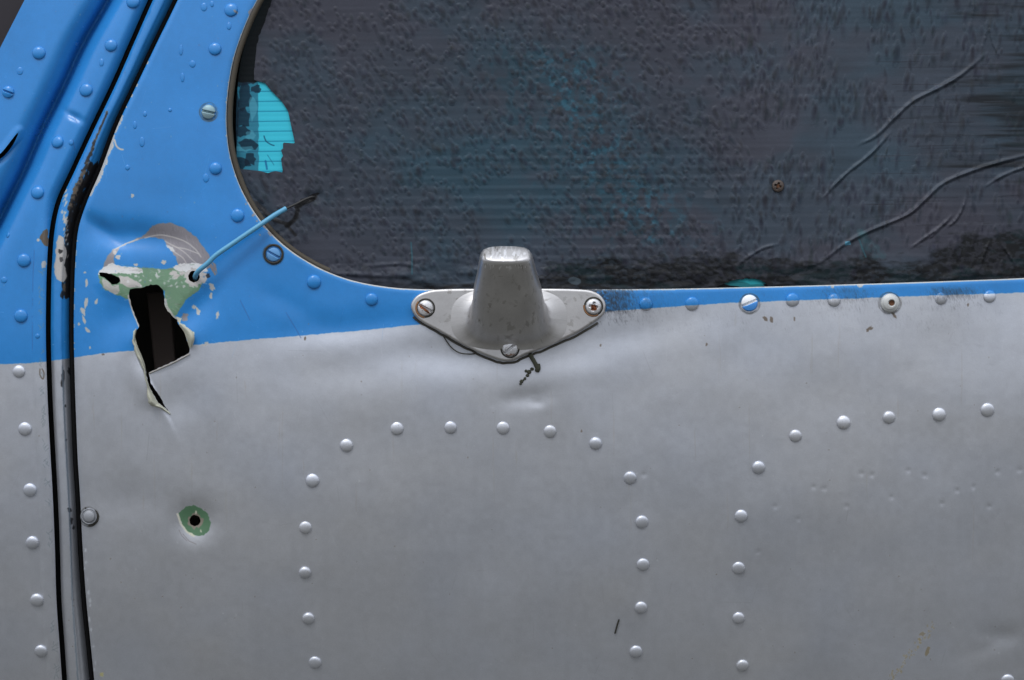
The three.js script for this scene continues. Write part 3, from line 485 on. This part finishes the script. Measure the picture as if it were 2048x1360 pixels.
lineOn(qS, smoothLoop([[528, 272], [532, 282], [540, 288], [548, 291]], 4, false), 'rgb(24,84,110)', 2.4, 0.9); lineOn(qS, [[531, 322], [534, 338]], 'rgb(24,90,140)', 4, 0.7); lineOn(qS, [[535, 310], [548, 330]], 'rgb(24,90,120)', 1.5, 0.6);
paintOn(qS, jag([[430, 400], [600, 480], [1100, 505], [1400, 500], [1600, 490], [1800, 470], [2500, 400], [2500, 620], [430, 620]], 6, 14), 'rgb(13,16,18)', 0.97);
for (const [x, y, a, b, r, al] of [[1485, 564, 48, 12, 0.05, 0.7], [1510, 560, 34, 9, 0.05, 0.9], [2044, 548, 24, 12, 0, 0.45], [1760, 540, 30, 10, 0, 0.3], [1150, 560, 14, 12, 0, 0.12], [2000, 500, 40, 18, 0.3, 0.2], [1800, 550, 60, 8, 0, 0.25]]) paintOn(qS, blob(x, y, a, b, r, 0.25), 'rgb(44,150,160)', al);
const glaz = thing('window_sheet', 'ribbed turquoise plastic sheet behind black film, filling the oval fuselage window', 'window');
const shInset = polySD(smoothLoop([[640, -170], [566, -70], [528, 0], [500, 60], [482, 120], [474, 190], [472, 245], [473, 305], [474, 345], [480, 420], [520, 480], [600, 560], [700, 592], [830, 600], [2048, 596], [2320, 570], [2480, 480], [2490, 120], [2470, -160], [2330, -230], [2100, -255], [900, -255], [740, -230]], 5));
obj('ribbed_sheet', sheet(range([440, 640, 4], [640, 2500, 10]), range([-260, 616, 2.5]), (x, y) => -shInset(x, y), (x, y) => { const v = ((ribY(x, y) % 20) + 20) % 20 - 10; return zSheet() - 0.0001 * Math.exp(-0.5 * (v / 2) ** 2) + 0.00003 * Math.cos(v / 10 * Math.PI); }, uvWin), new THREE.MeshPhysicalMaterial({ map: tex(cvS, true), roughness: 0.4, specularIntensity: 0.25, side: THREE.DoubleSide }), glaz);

// film: creases, ribs telegraphing through, pimples
const creases = [
  [[[1975, 105], [1925, 148], [1880, 175], [1830, 200], [1795, 230], [1752, 272], [1715, 290]], 5.0, 1.25], [[[1786, 260], [1742, 308], [1690, 350], [1640, 402]], 4.2, 1.0],
  [[[2120, 296], [2048, 312], [1965, 335], [1890, 365], [1850, 400], [1815, 430], [1740, 462], [1690, 488], [1640, 525], [1600, 533]], 4.6, 1.05], [[[2100, 318], [2048, 335], [2005, 352], [1968, 375]], 4.2, 0.9],
  [[[1932, 392], [1926, 415], [1912, 440], [1894, 455]], 3.6, 0.9], [[[1906, 428], [1886, 450], [1850, 476], [1820, 497]], 4, 0.9], [[[1880, 458], [1858, 478]], 3, 0.6], [[[1975, 30], [1972, 70], [1962, 100]], 4, 0.5], [[[1978, 40], [1984, 80], [1998, 115]], 3.5, 0.45], [[[1948, 0], [1946, 40]], 4, 0.4],
  [[[1945, 350], [1943, 400], [1938, 440]], 3.5, 0.4], [[[1560, 488], [1528, 496], [1500, 512], [1476, 530]], 4, 0.6], [[[2003, 488], [2018, 510], [2030, 530]], 4, 0.5], [[[1980, 480], [1970, 505], [1960, 540]], 4, 0.5],
  [[[600, 412], [592, 440], [570, 462], [548, 470]], 7, -0.5], [[[480, 362], [510, 400], [545, 430], [580, 448]], 6, -0.5], [[[590, 540], [680, 548], [780, 552], [860, 548]], 7, 0.5], [[[720, 535], [800, 528], [860, 540]], 6, 0.4], [[[1355, 380], [1400, 470], [1440, 520]], 5, 0.3], [[[1320, 440], [1370, 500]], 5, 0.3],
].map(([p, w, h]) => [smoothLoop(p, 4, false), w, h, Math.min(...p.map((q) => q[0])) - 30, Math.max(...p.map((q) => q[0])) + 30, Math.min(...p.map((q) => q[1])) - 30, Math.max(...p.map((q) => q[1])) + 30]);
function zFilm(x, y) {
  let z = zSheet() + 0.0009;
  const v = ribY(x, y) / 20 * 2 * Math.PI, right = sstep(1750, 1980, x);
  const rib = 0.05 + 0.7 * fbm(x / 160 + 5, y / 90 + 2, 3) ** 1.5 + 1.1 * gauss(x, y, 1130, 410, 210, 110) + 0.7 * right * gauss(x, y, 2020, 260, 140, 110);
  z += MM * 0.062 * rib * (Math.cos(v) + 0.35 * Math.cos(2 * v + 1));
  z += MM * 0.5 * (fbm(x / 110 + 70, y / 110, 3) - 0.5);
  z += MM * 1.4 * sstep(490, 560, y) * (fbm(x / 50, y / 16 + 33, 3) - 0.5);
  for (const [p, w, h, a, b, c, d] of creases) if (x > a && x < b && y > c && y < d) { const [q, t, sg] = segDist(x, y, p); if (q < 25) { const ww = w * (sg > 0 ? 0.45 : 0.7) * (0.5 + 0.6 * fbm(t * 26 + w, h * 9)); z += MM * h * 1.05 * (Math.exp(-0.5 * (q / ww) ** 2) - (sg > 0 ? 0.14 * Math.exp(-0.5 * ((q - 2.6 * ww) / ww) ** 2) : 0)) * Math.min(1, 4 * t + 0.05, 4 * (1 - t) + 0.05) * (0.45 + 1.1 * fbm(t * 17, w * 9)); } }
  const hl = Math.hypot((x - 629) / 1.4, y - 394); if (hl < 16) z -= MM * 0.7 * sstep(16, 4, hl);
  return z;
}
const filmPts = [[640, -250], [556, -30], ...jag([[548, -10], [534, 30], [518, 72], [511, 105], [508, 140], [507, 166]], 1.2, 6, true), [530, 166], [543, 182], [563, 202], [576, 222], [583, 255], [590, 287], [566, 285], [566, 297], [562, 300], [566, 312], [562, 318], [566, 345], [550, 342], [536, 346], [520, 342], [474, 337], [465, 345], [476, 420], [520, 480], [600, 556], [700, 588], [830, 596], [1085, 596], [1420, 596], ...jag([[1424, 590], [1436, 572], [1462, 562], [1492, 556], [1516, 558], [1534, 566], [1542, 592]], 1.5, 6, true), [1546, 596], [2300, 590], [2480, 440], [2490, -240]];
const sdFilm = polySD(filmPts);
const sillY = curve([[600, 0], [585, 600], [572, 830], [560, 1060], [528, 1120], [522, 1400], [524, 1500], [520, 1700], [522, 1830], [486, 1900], [468, 1960], [462, 2100], [455, 2600]]);
const [cvF, qF] = cvW(), [cvFB, qFB] = cvW();
qF.fillStyle = 'rgb(52,53,60)'; qF.fillRect(430, -260, 2070, 880); qFB.fillStyle = 'rgb(128,128,128)'; qFB.fillRect(430, -260, 2070, 880);
{ // tints: the black is thin over the sheet here and there
  const im = qF.getImageData(0, 0, WW, WH), d = im.data;
  for (let j = 0; j < WH; j++) for (let i = 0; i < WW; i++) {
    const k = (j * WW + i) * 4, x = WU.x + i * WU.w / WW, y = WU.y + j * WU.h / WH;
    const n = fbm(x / 150, y / 110, 5), f = fbm(x / 12 + 5, y / 16, 3), cx = 1090 + 0.52 * (y - 100) + 20 * Math.sin(y / 60);
    let t = 0.35 * sstep(0.44, 0.66, n) + 0.75 * gauss(x, y, 1010, 320, 230, 150) * (0.35 + 1.1 * fbm(x / 70 + 3, y / 50)) + 0.4 * gauss(x, y, 740, 240, 120, 60) * fbm(x / 30, y / 30) + 0.3 * sstep(1450, 1800, x) * sstep(0.35, 0.6, fbm(x / 200, y / 150 + 9));
    const str = gauss(x, y, cx - 30, y, 85, 1) * sstep(60, 130, y) * sstep(540, 440, y);
    t += 0.8 * str * sstep(0.45, 0.62, f * 0.6 + 0.4 * fbm(x / 40, y / 40 + 3));
    const hot = str * sstep(0.52, 0.74, fbm(x / 16 + 40, y / 12 + 11, 3) * 0.75 + 0.25 * f) * sstep(0, 60, x - cx + 70);
    t = clamp(t); const g = 1 + 0.16 * (fbm(x / 60, y / 40, 4) - 0.5) + 0.1 * (hash2(i, j) - 0.5) + 0.1 * (fbm(x / 90, y / 5, 2) - 0.5);
    const rl = 5 * sstep(1300, 1600, x) * sstep(2000, 1800, x), c = [57 - 15 * t + rl, 58 + 7 * t + rl, 68 + 10 * t + rl], h = [46, 98, 118];
    // old, thick, scraped black along the sill and at the rear edge
    const sill = sillY(x), nb = fbm(x / 34 + 7, y / 13 + 50, 4) - 0.5, nb2 = fbm(x / 9, y / 5 + 20, 3);
    let bk = sstep(-16, 12, y - sill + 62 * nb) * (0.55 + 0.45 * sstep(0.62, 0.46, nb2));
    bk = Math.max(bk, 0.7 * sstep(0.46, 0.84, fbm(x / 130 + 3, y / 9 + 80, 4) + 0.32 * sstep(1830, 2060, x) * gauss(x, y, 2050, 230, 170, 90) - 0.05) * sstep(1780, 1960, x) * sstep(420, 330, y));
    const tl = bk * sstep(0.5, 0.7, fbm(x / 60 + 90, y / 20 + 6, 3)) * 0.5, dk = [15 - 5 * tl, 17 + 26 * tl, 20 + 30 * tl];
    for (let q = 0; q < 3; q++) d[k + q] = clamp(((c[q] * (1 - hot * 0.7) + h[q] * hot * 0.7) * (1 - bk) + dk[q] * bk) * g, 0, 255);
  }
  qF.putImageData(im, 0, 0);
}
for (let i = 0; i < 9500; i++) { // pimples and short runs of thick black paint
  const x = rr(440, 2300), y = rr(-200, 560), big = rnd() < 0.16, rgt = sstep(1350, 1600, x), a = rr(2.0, 3.8) * (big ? 1.5 : 1), b = a * (rgt > rnd() ? rr(1.6, 3.6) : rr(1.0, 2.2)), rot = rgt > rnd() ? rr(-0.15, 0.25) : rr(-0.8, 0);
  if (fbm(x / 90 + 9, y / 70 + 4) < 0.24 + 0.12 * rgt + 0.1 * rnd() || (x > 1780 && rnd() < 0.55)) continue;
  const al = rr(0.04, 0.14) * (big ? 1.3 : 1), tone = rnd() < 0.5 ? 'rgb(20,25,34)' : 'rgb(27,27,35)';
  for (const k of [1.25, 0.95, 0.65, 0.4]) paintOn(qF, blob(x, y + (1 - k), a * k, b * k, rot, 0.12), tone, al);
  for (let k = 5; k >= 1; k--) paintOn(qFB, blob(x, y, a * k * 0.34, b * k * 0.34, rot, 0.08), '#fff', 0.16);
}
for (let i = 0; i < 140; i++) { const x = rr(1060, 1320), y = rr(110, 470); if (Math.abs(x - (1110 + 0.5 * (y - 100))) < 70) paintOn(qF, blob(x, y, rr(3, 9), rr(3, 6), rr(-0.4, 0.4)), 'rgb(44,40,42)', 0.35); }
// scuffed bare black near the sill and at the rear edge
for (let i = 0; i < 60; i++) { const y = rr(100, 460), x = rr(1720, 2000); lineOn(qF, [[x, y], [x + rr(30, 120), y - rr(0, 3)]], rnd() < 0.5 ? 'rgb(30,32,40)' : 'rgb(66,70,80)', rr(0.8, 1.6), 0.5); }
paintOn(qF, blob(612, 402, 26, 7, -0.5, 0.3), 'rgb(10,10,11)', 0.8); for (const p of [[[628, 394], [600, 408], [592, 436], [575, 452]], [[575, 448], [545, 440], [512, 405]], [[575, 452], [588, 470]]]) for (let k = 0; k < 3; k++) lineOn(qF, smoothLoop(p.map(([x, y]) => [x + rr(-4, 4), y + rr(-3, 3)]), 4, false), 'rgb(18,18,20)', rr(3, 8), 0.5);  // black goo at the wire hole; wrinkle shade painted as dark lines
for (const p of [[[822, 485], [824, 510], [824, 548]], [[1718, 478], [1726, 500], [1732, 514]]]) lineOn(qF, p, 'rgb(44,96,108)', 3, 0.6);
for (let i = 0; i < 40; i++) { const u = rnd(), v = rnd(); paintOn(qF, blob(1722 + 60 * u * v, 462 + 56 * v, rr(4, 12), rr(3, 9), 0.6), 'rgb(50,86,98)', 0.14); } paintOn(qF, [[1690, 483], [1700, 482], [1702, 489], [1690, 491]], 'rgb(72,136,160)', 0.9); paintOn(qF, blob(1420, 388, 12, 9), 'rgb(86,88,96)', 0.35); paintOn(qF, blob(1150, 562, 13, 8, 0, 0.15), 'rgb(60,72,80)', 0.8);
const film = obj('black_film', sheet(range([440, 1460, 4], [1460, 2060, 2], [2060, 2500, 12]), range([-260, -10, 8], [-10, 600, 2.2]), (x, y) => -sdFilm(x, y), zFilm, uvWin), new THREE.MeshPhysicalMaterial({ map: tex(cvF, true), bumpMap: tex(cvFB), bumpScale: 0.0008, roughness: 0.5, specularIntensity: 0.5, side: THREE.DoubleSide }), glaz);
film.userData.label = 'wrinkled pimply black film, torn open over a turquoise patch';
{ const s = screwHead(glaz, 'screw', 1556, 372, 13.5, zFilm, 'cross', 0.3, new THREE.MeshStandardMaterial({ color: lin(0.075, 0.058, 0.05), roughness: 0.6, metalness: 0.3 }), 0.0017); lbl(s, 'rusty cross-head screw through the black film'); rustFill(glaz, 1557, 372, 4.5, zFilm(1556, 372) + 0.0005); }

// ------------------------------------------------------------------ cast stop bracket below the window
const brk = thing('stop_bracket', 'grey cast bracket with a tapered upward peg, held by three screws under the window', 'bracket');
const [cvK, qK] = (() => { const c = mk(512, 256); return [c, c.getContext('2d')]; })();
{
  const im = qK.createImageData(512, 256);
  for (let j = 0; j < 256; j++) for (let i = 0; i < 512; i++) { const n = fbm(i / 40, j / 40, 4) - 0.5, f = hash2(i, j) - 0.5, v = 194 * (1 + 0.14 * n + 0.05 * f); im.data.set([v, v * 0.99, v * 0.985, 255], (j * 512 + i) * 4); }
  qK.putImageData(im, 0, 0);
  for (let i = 0; i < 260; i++) { qK.globalAlpha = rr(0.06, 0.25); qK.fillStyle = rnd() < 0.7 ? 'rgb(96,90,82)' : 'rgb(214,214,214)'; path(qK, blob(rr(0, 512), rr(0, 256), rr(1, 7), rr(1, 9), rr(0, 3), 0.5), true); qK.fill(); }
  for (let i = 0; i < 60; i++) { const x = rr(0, 512), y = rr(0, 256), l = rr(4, 26), a = rr(0.4, 1.2); qK.globalAlpha = rr(0.1, 0.35); qK.strokeStyle = 'rgb(80,76,70)'; qK.lineWidth = rr(0.5, 1.1); path(qK, [[x, y], [x + l * Math.cos(a), y + l * Math.sin(a)]]); qK.stroke(); }
}
for (let i = 0; i < 150; i++) { const x = rr(0, 512), y = 256 - rr(206, 236); qK.globalAlpha = rr(0.3, 0.8); qK.fillStyle = rnd() < 0.8 ? 'rgb(238,238,240)' : 'rgb(110,106,100)'; path(qK, blob(x, y, rr(1, 4), rr(2, 9), rr(-0.5, 0.5)), true); qK.fill(); }
const castMat = new THREE.MeshStandardMaterial({ map: tex(cvK, true), roughness: 0.4, metalness: 0.88 });
const zF = bulge(1020, 640) + 0.0002;                    // skin behind the flange
{
  const o = smoothLoop([[822, 616], [829, 596], [850, 584], [890, 578], [1020, 577], [1150, 578], [1190, 584], [1208, 600], [1211, 618], [1200, 636], [1150, 668], [1095, 692], [1055, 708], [1020, 722], [985, 716], [930, 692], [880, 664], [838, 640]], 6).map(([x, y]) => { const p = P(x, y, zF); return new THREE.Vector2(p.x, p.y); });
  const g = new THREE.ExtrudeGeometry(new THREE.Shape(o.reverse()), { depth: 0.0022, bevelEnabled: true, bevelSize: 0.0012, bevelOffset: -0.0012, bevelThickness: 0.0012, bevelSegments: 4 });
  const q = g.attributes.position, uv = g.attributes.uv; for (let i = 0; i < q.count; i++) uv.setXY(i, q.getX(i) / 0.1 + 0.5, (q.getY(i) - Y0) / 0.05);
  g.translate(0, 0, zF - 0.0012); obj('flange', g, castMat, brk);
  // peg: rings from a flared foot on the flange to a rounded tip, leaning up and out
  const rings = [], top = zF + 0.0030;
  const prof = [[0, 116, 62, -0.0003, 2], [0.004, 106, 58, 0.0001, 2], [0.015, 96, 54, 0.0005, 2], [0.035, 88, 50, 0.0013, 1], [0.07, 81, 46, 0.0027, -2], [0.13, 76, 43, 0.005, -9], [0.3, 71, 39, 0.0105, -32], [0.5, 66, 36, 0.0175, -60], [0.7, 58, 33, 0.0245, -89], [0.88, 52.5, 30, 0.0305, -114], [0.95, 50, 29, 0.0325, -123], [0.985, 47, 27, 0.0337, -128], [1, 41, 23, 0.0341, -130], [1, 20, 10, 0.0342, -130], [1, 0.5, 0.3, 0.0342, -130]];
  const A = 48, pos = [], uvs = [], idx = [];
  prof.forEach(([t, a, b, dz, dy], r) => {
    const tilt = sstep(0.02, 0.25, t) * 0.93, cy = 636 + dy, cx = 1018 - 6 * t;        // the end faces lean from the flange plane towards the sky
    for (let k = 0; k <= A; k++) {
      const an = k / A * 2 * Math.PI, e = 0.72, cc = Math.sign(Math.cos(an)) * Math.abs(Math.cos(an)) ** e, ss = Math.sign(Math.sin(an)) * Math.abs(Math.sin(an)) ** e;
      const u = a * cc * S, v = b * ss * S, c = P(cx, cy, top - 0.0004 + dz);
      pos.push(c.x + u, c.y + v * Math.cos(tilt), c.z - v * Math.sin(tilt)); r >= prof.length - 4 ? uvs.push(0.5 + 0.1 * cc * a / 42, 0.86 + 0.05 * ss * b / 22) : uvs.push(k / A * 1.6, t * 0.9);
    }
  });
  for (let r = 0; r + 1 < prof.length; r++) for (let k = 0; k < A; k++) { const a = r * (A + 1) + k, b = a + A + 1; idx.push(a, a + 1, b, a + 1, b + 1, b); }
  const pg = new THREE.BufferGeometry(); pg.setAttribute('position', new THREE.Float32BufferAttribute(pos, 3)); pg.setAttribute('uv', new THREE.Float32BufferAttribute(uvs, 2)); pg.setIndex(idx); pg.computeVertexNormals();
  obj('peg', pg, castMat, brk);
  const zTop = () => zF + 0.0022;
  for (const [x, y, rot, rusty, kind] of [[851, 616, 0.5, 1, 'slot'], [1187, 613, 0.2, 1, 'cross'], [1020, 697, -0.7, 0, 'slot']]) {
    const c = mk(64, 64), q = c.getContext('2d'); q.fillStyle = 'rgb(206,206,208)'; q.fillRect(0, 0, 64, 64);
    for (let i = 0; i < 90; i++) { q.globalAlpha = rr(0.1, 0.4); q.fillStyle = rnd() < 0.6 ? 'rgb(120,112,104)' : 'rgb(236,236,238)'; path(q, blob(rr(0, 64), rr(0, 64), rr(1, 3), rr(1, 3)), true); q.fill(); }
    if (rusty) for (let i = 0; i < 240; i++) { const t = rnd(), w = rr(-1, 1) + rr(-1, 1); q.globalAlpha = rr(0.4, 0.9); q.fillStyle = ['rgb(122,66,34)', 'rgb(92,50,30)', 'rgb(164,96,52)', 'rgb(70,44,32)'][Math.floor(4 * rnd())]; path(q, kind === 'slot' ? blob(10 + 34 * t + 3 * w, 24 + 24 * t + 4 * w, rr(1, 4), rr(1, 3), 0.7) : blob(34 + 5.5 * w, 36 + 5.5 * rr(-1.6, 1.6), rr(1, 3.4), rr(1, 3.4)), true); q.fill(); }
    else for (let i = 0; i < 40; i++) { q.globalAlpha = 0.6; q.fillStyle = 'rgb(112,66,40)'; path(q, blob(rr(14, 48), rr(52, 62), rr(1, 3), rr(1, 2)), true); q.fill(); }
    const s = screwHead(brk, 'screw', x, y, 17, zTop, kind, rot, new THREE.MeshStandardMaterial({ map: tex(c, true), roughness: 0.4, metalness: 0.5 }), 0.0020, (u, v) => [(u - x + 17) / 34, 1 - (v - y + 17) / 34]);
    const ring = new THREE.TorusGeometry(17.8 * S, 1.7 * S, 6, 36), p = P(x, y, zTop()); ring.translate(p.x, p.y, p.z); obj('grime_ring', ring, mats.grime, s);
    if (rusty) { const st = new THREE.TorusGeometry(18.6 * S, 2.4 * S, 6, 24, 2.2).rotateZ(x < 1000 ? 2.4 : 3.0); st.translate(p.x, p.y, p.z - 0.0001); obj('rust', st, mats.rustPale, s); lbl(s, 'rusty screw in a lobe of the flange'); }
  }
  // grimy sealant bead squeezed out along the lower edge
  const low = smoothLoop([[826, 634], [845, 648], [882, 668], [932, 696], [985, 721], [1020, 726], [1057, 712], [1098, 696], [1152, 672], [1196, 645]], 5, false).map(([x, y]) => P(x + rr(-1, 1), y + rr(-1, 1), zSkin(x, y) + 0.0004));
  obj('sealant_bead', tube(low, 0.0006, 160, 7), new THREE.MeshStandardMaterial({ color: lin(0.06, 0.055, 0.045), roughness: 0.9 }), brk);
}
// ------------------------------------------------------------------ small loose things
{
  const w = thing('blue_wire', 'bent light blue wire running from the bolt hole over the window edge', 'wire');
  const z = (x, y, h) => P(x, y, h);
  const path3 = [z(392, 558, -0.006), z(391, 551, 0.002), z(398, 541, 0.005), z(416, 526, 0.0062), z(430, 512, 0.0064), z(470, 484, 0.0055), z(520, 450, 0.0042), z(548, 431, 0.0022), z(572, 417, -0.0002)];
  obj('insulation', tube(path3, 0.00125, 90, 12), mats.wire, w);
  obj('bare_end', tube([z(568, 419, 0.0002), z(592, 408, -0.0025), z(612, 398, -0.0045), z(624, 394, -0.0058), z(631, 395, -0.0085)], 0.0006, 40, 8), mats.blackWire, w);
  const moss = thing('moss_strand', 'short dark mossy strand hanging from the lower edge of the bracket', 'moss');
  const s = (x, y, h = 0.0012) => P(x, y, zSkin(x, y) + h);
  obj('stalk', mergeGeometries([tube([s(1060, 708, 0.002), s(1064, 716), s(1070, 726), s(1075, 737)], 0.0011, 20, 7), tube([s(1075, 728, 0.001), s(1076, 737, 0.0012), s(1074, 742, 0.0004)], 0.0013, 12, 7)]), mats.moss, moss);
  const crumbs = [];
  for (const [x, y, r] of [[1064, 738, 4], [1058, 744, 5], [1052, 742, 3], [1055, 751, 4], [1050, 757, 3], [1043, 763, 4], [1041, 768, 3], [1047, 760, 2]]) { const g = new THREE.IcosahedronGeometry(r * S, 1).scale(1, rr(0.7, 1.2), 0.6), p = s(x, y, 0.0003); g.translate(p.x, p.y, p.z); crumbs.push(g); }
  obj('crumbs', mergeGeometries(crumbs), mats.moss, moss);
  const th = obj('loose_thread', tube([s(884, 668, 0.0006), s(893, 682, 0.0008), s(904, 696, 0.001), s(918, 705, 0.001), s(936, 708, 0.001), s(955, 707, 0.0006)], 0.00032, 40, 6), mats.grime);
  th.userData = { label: 'thin dark thread looping below the left half of the bracket', category: 'thread' };
  const nd = obj('dry_needle', tube([s(1238, 1239, 0.0004), s(1234, 1252, 0.0005), s(1230, 1267, 0.0004)], 0.00045, 16, 6), mats.grime);
  nd.userData = { label: 'tiny dark needle stuck to the silver skin inside the rivet arch', category: 'needle' };
}

renderer.render(scene, camera);
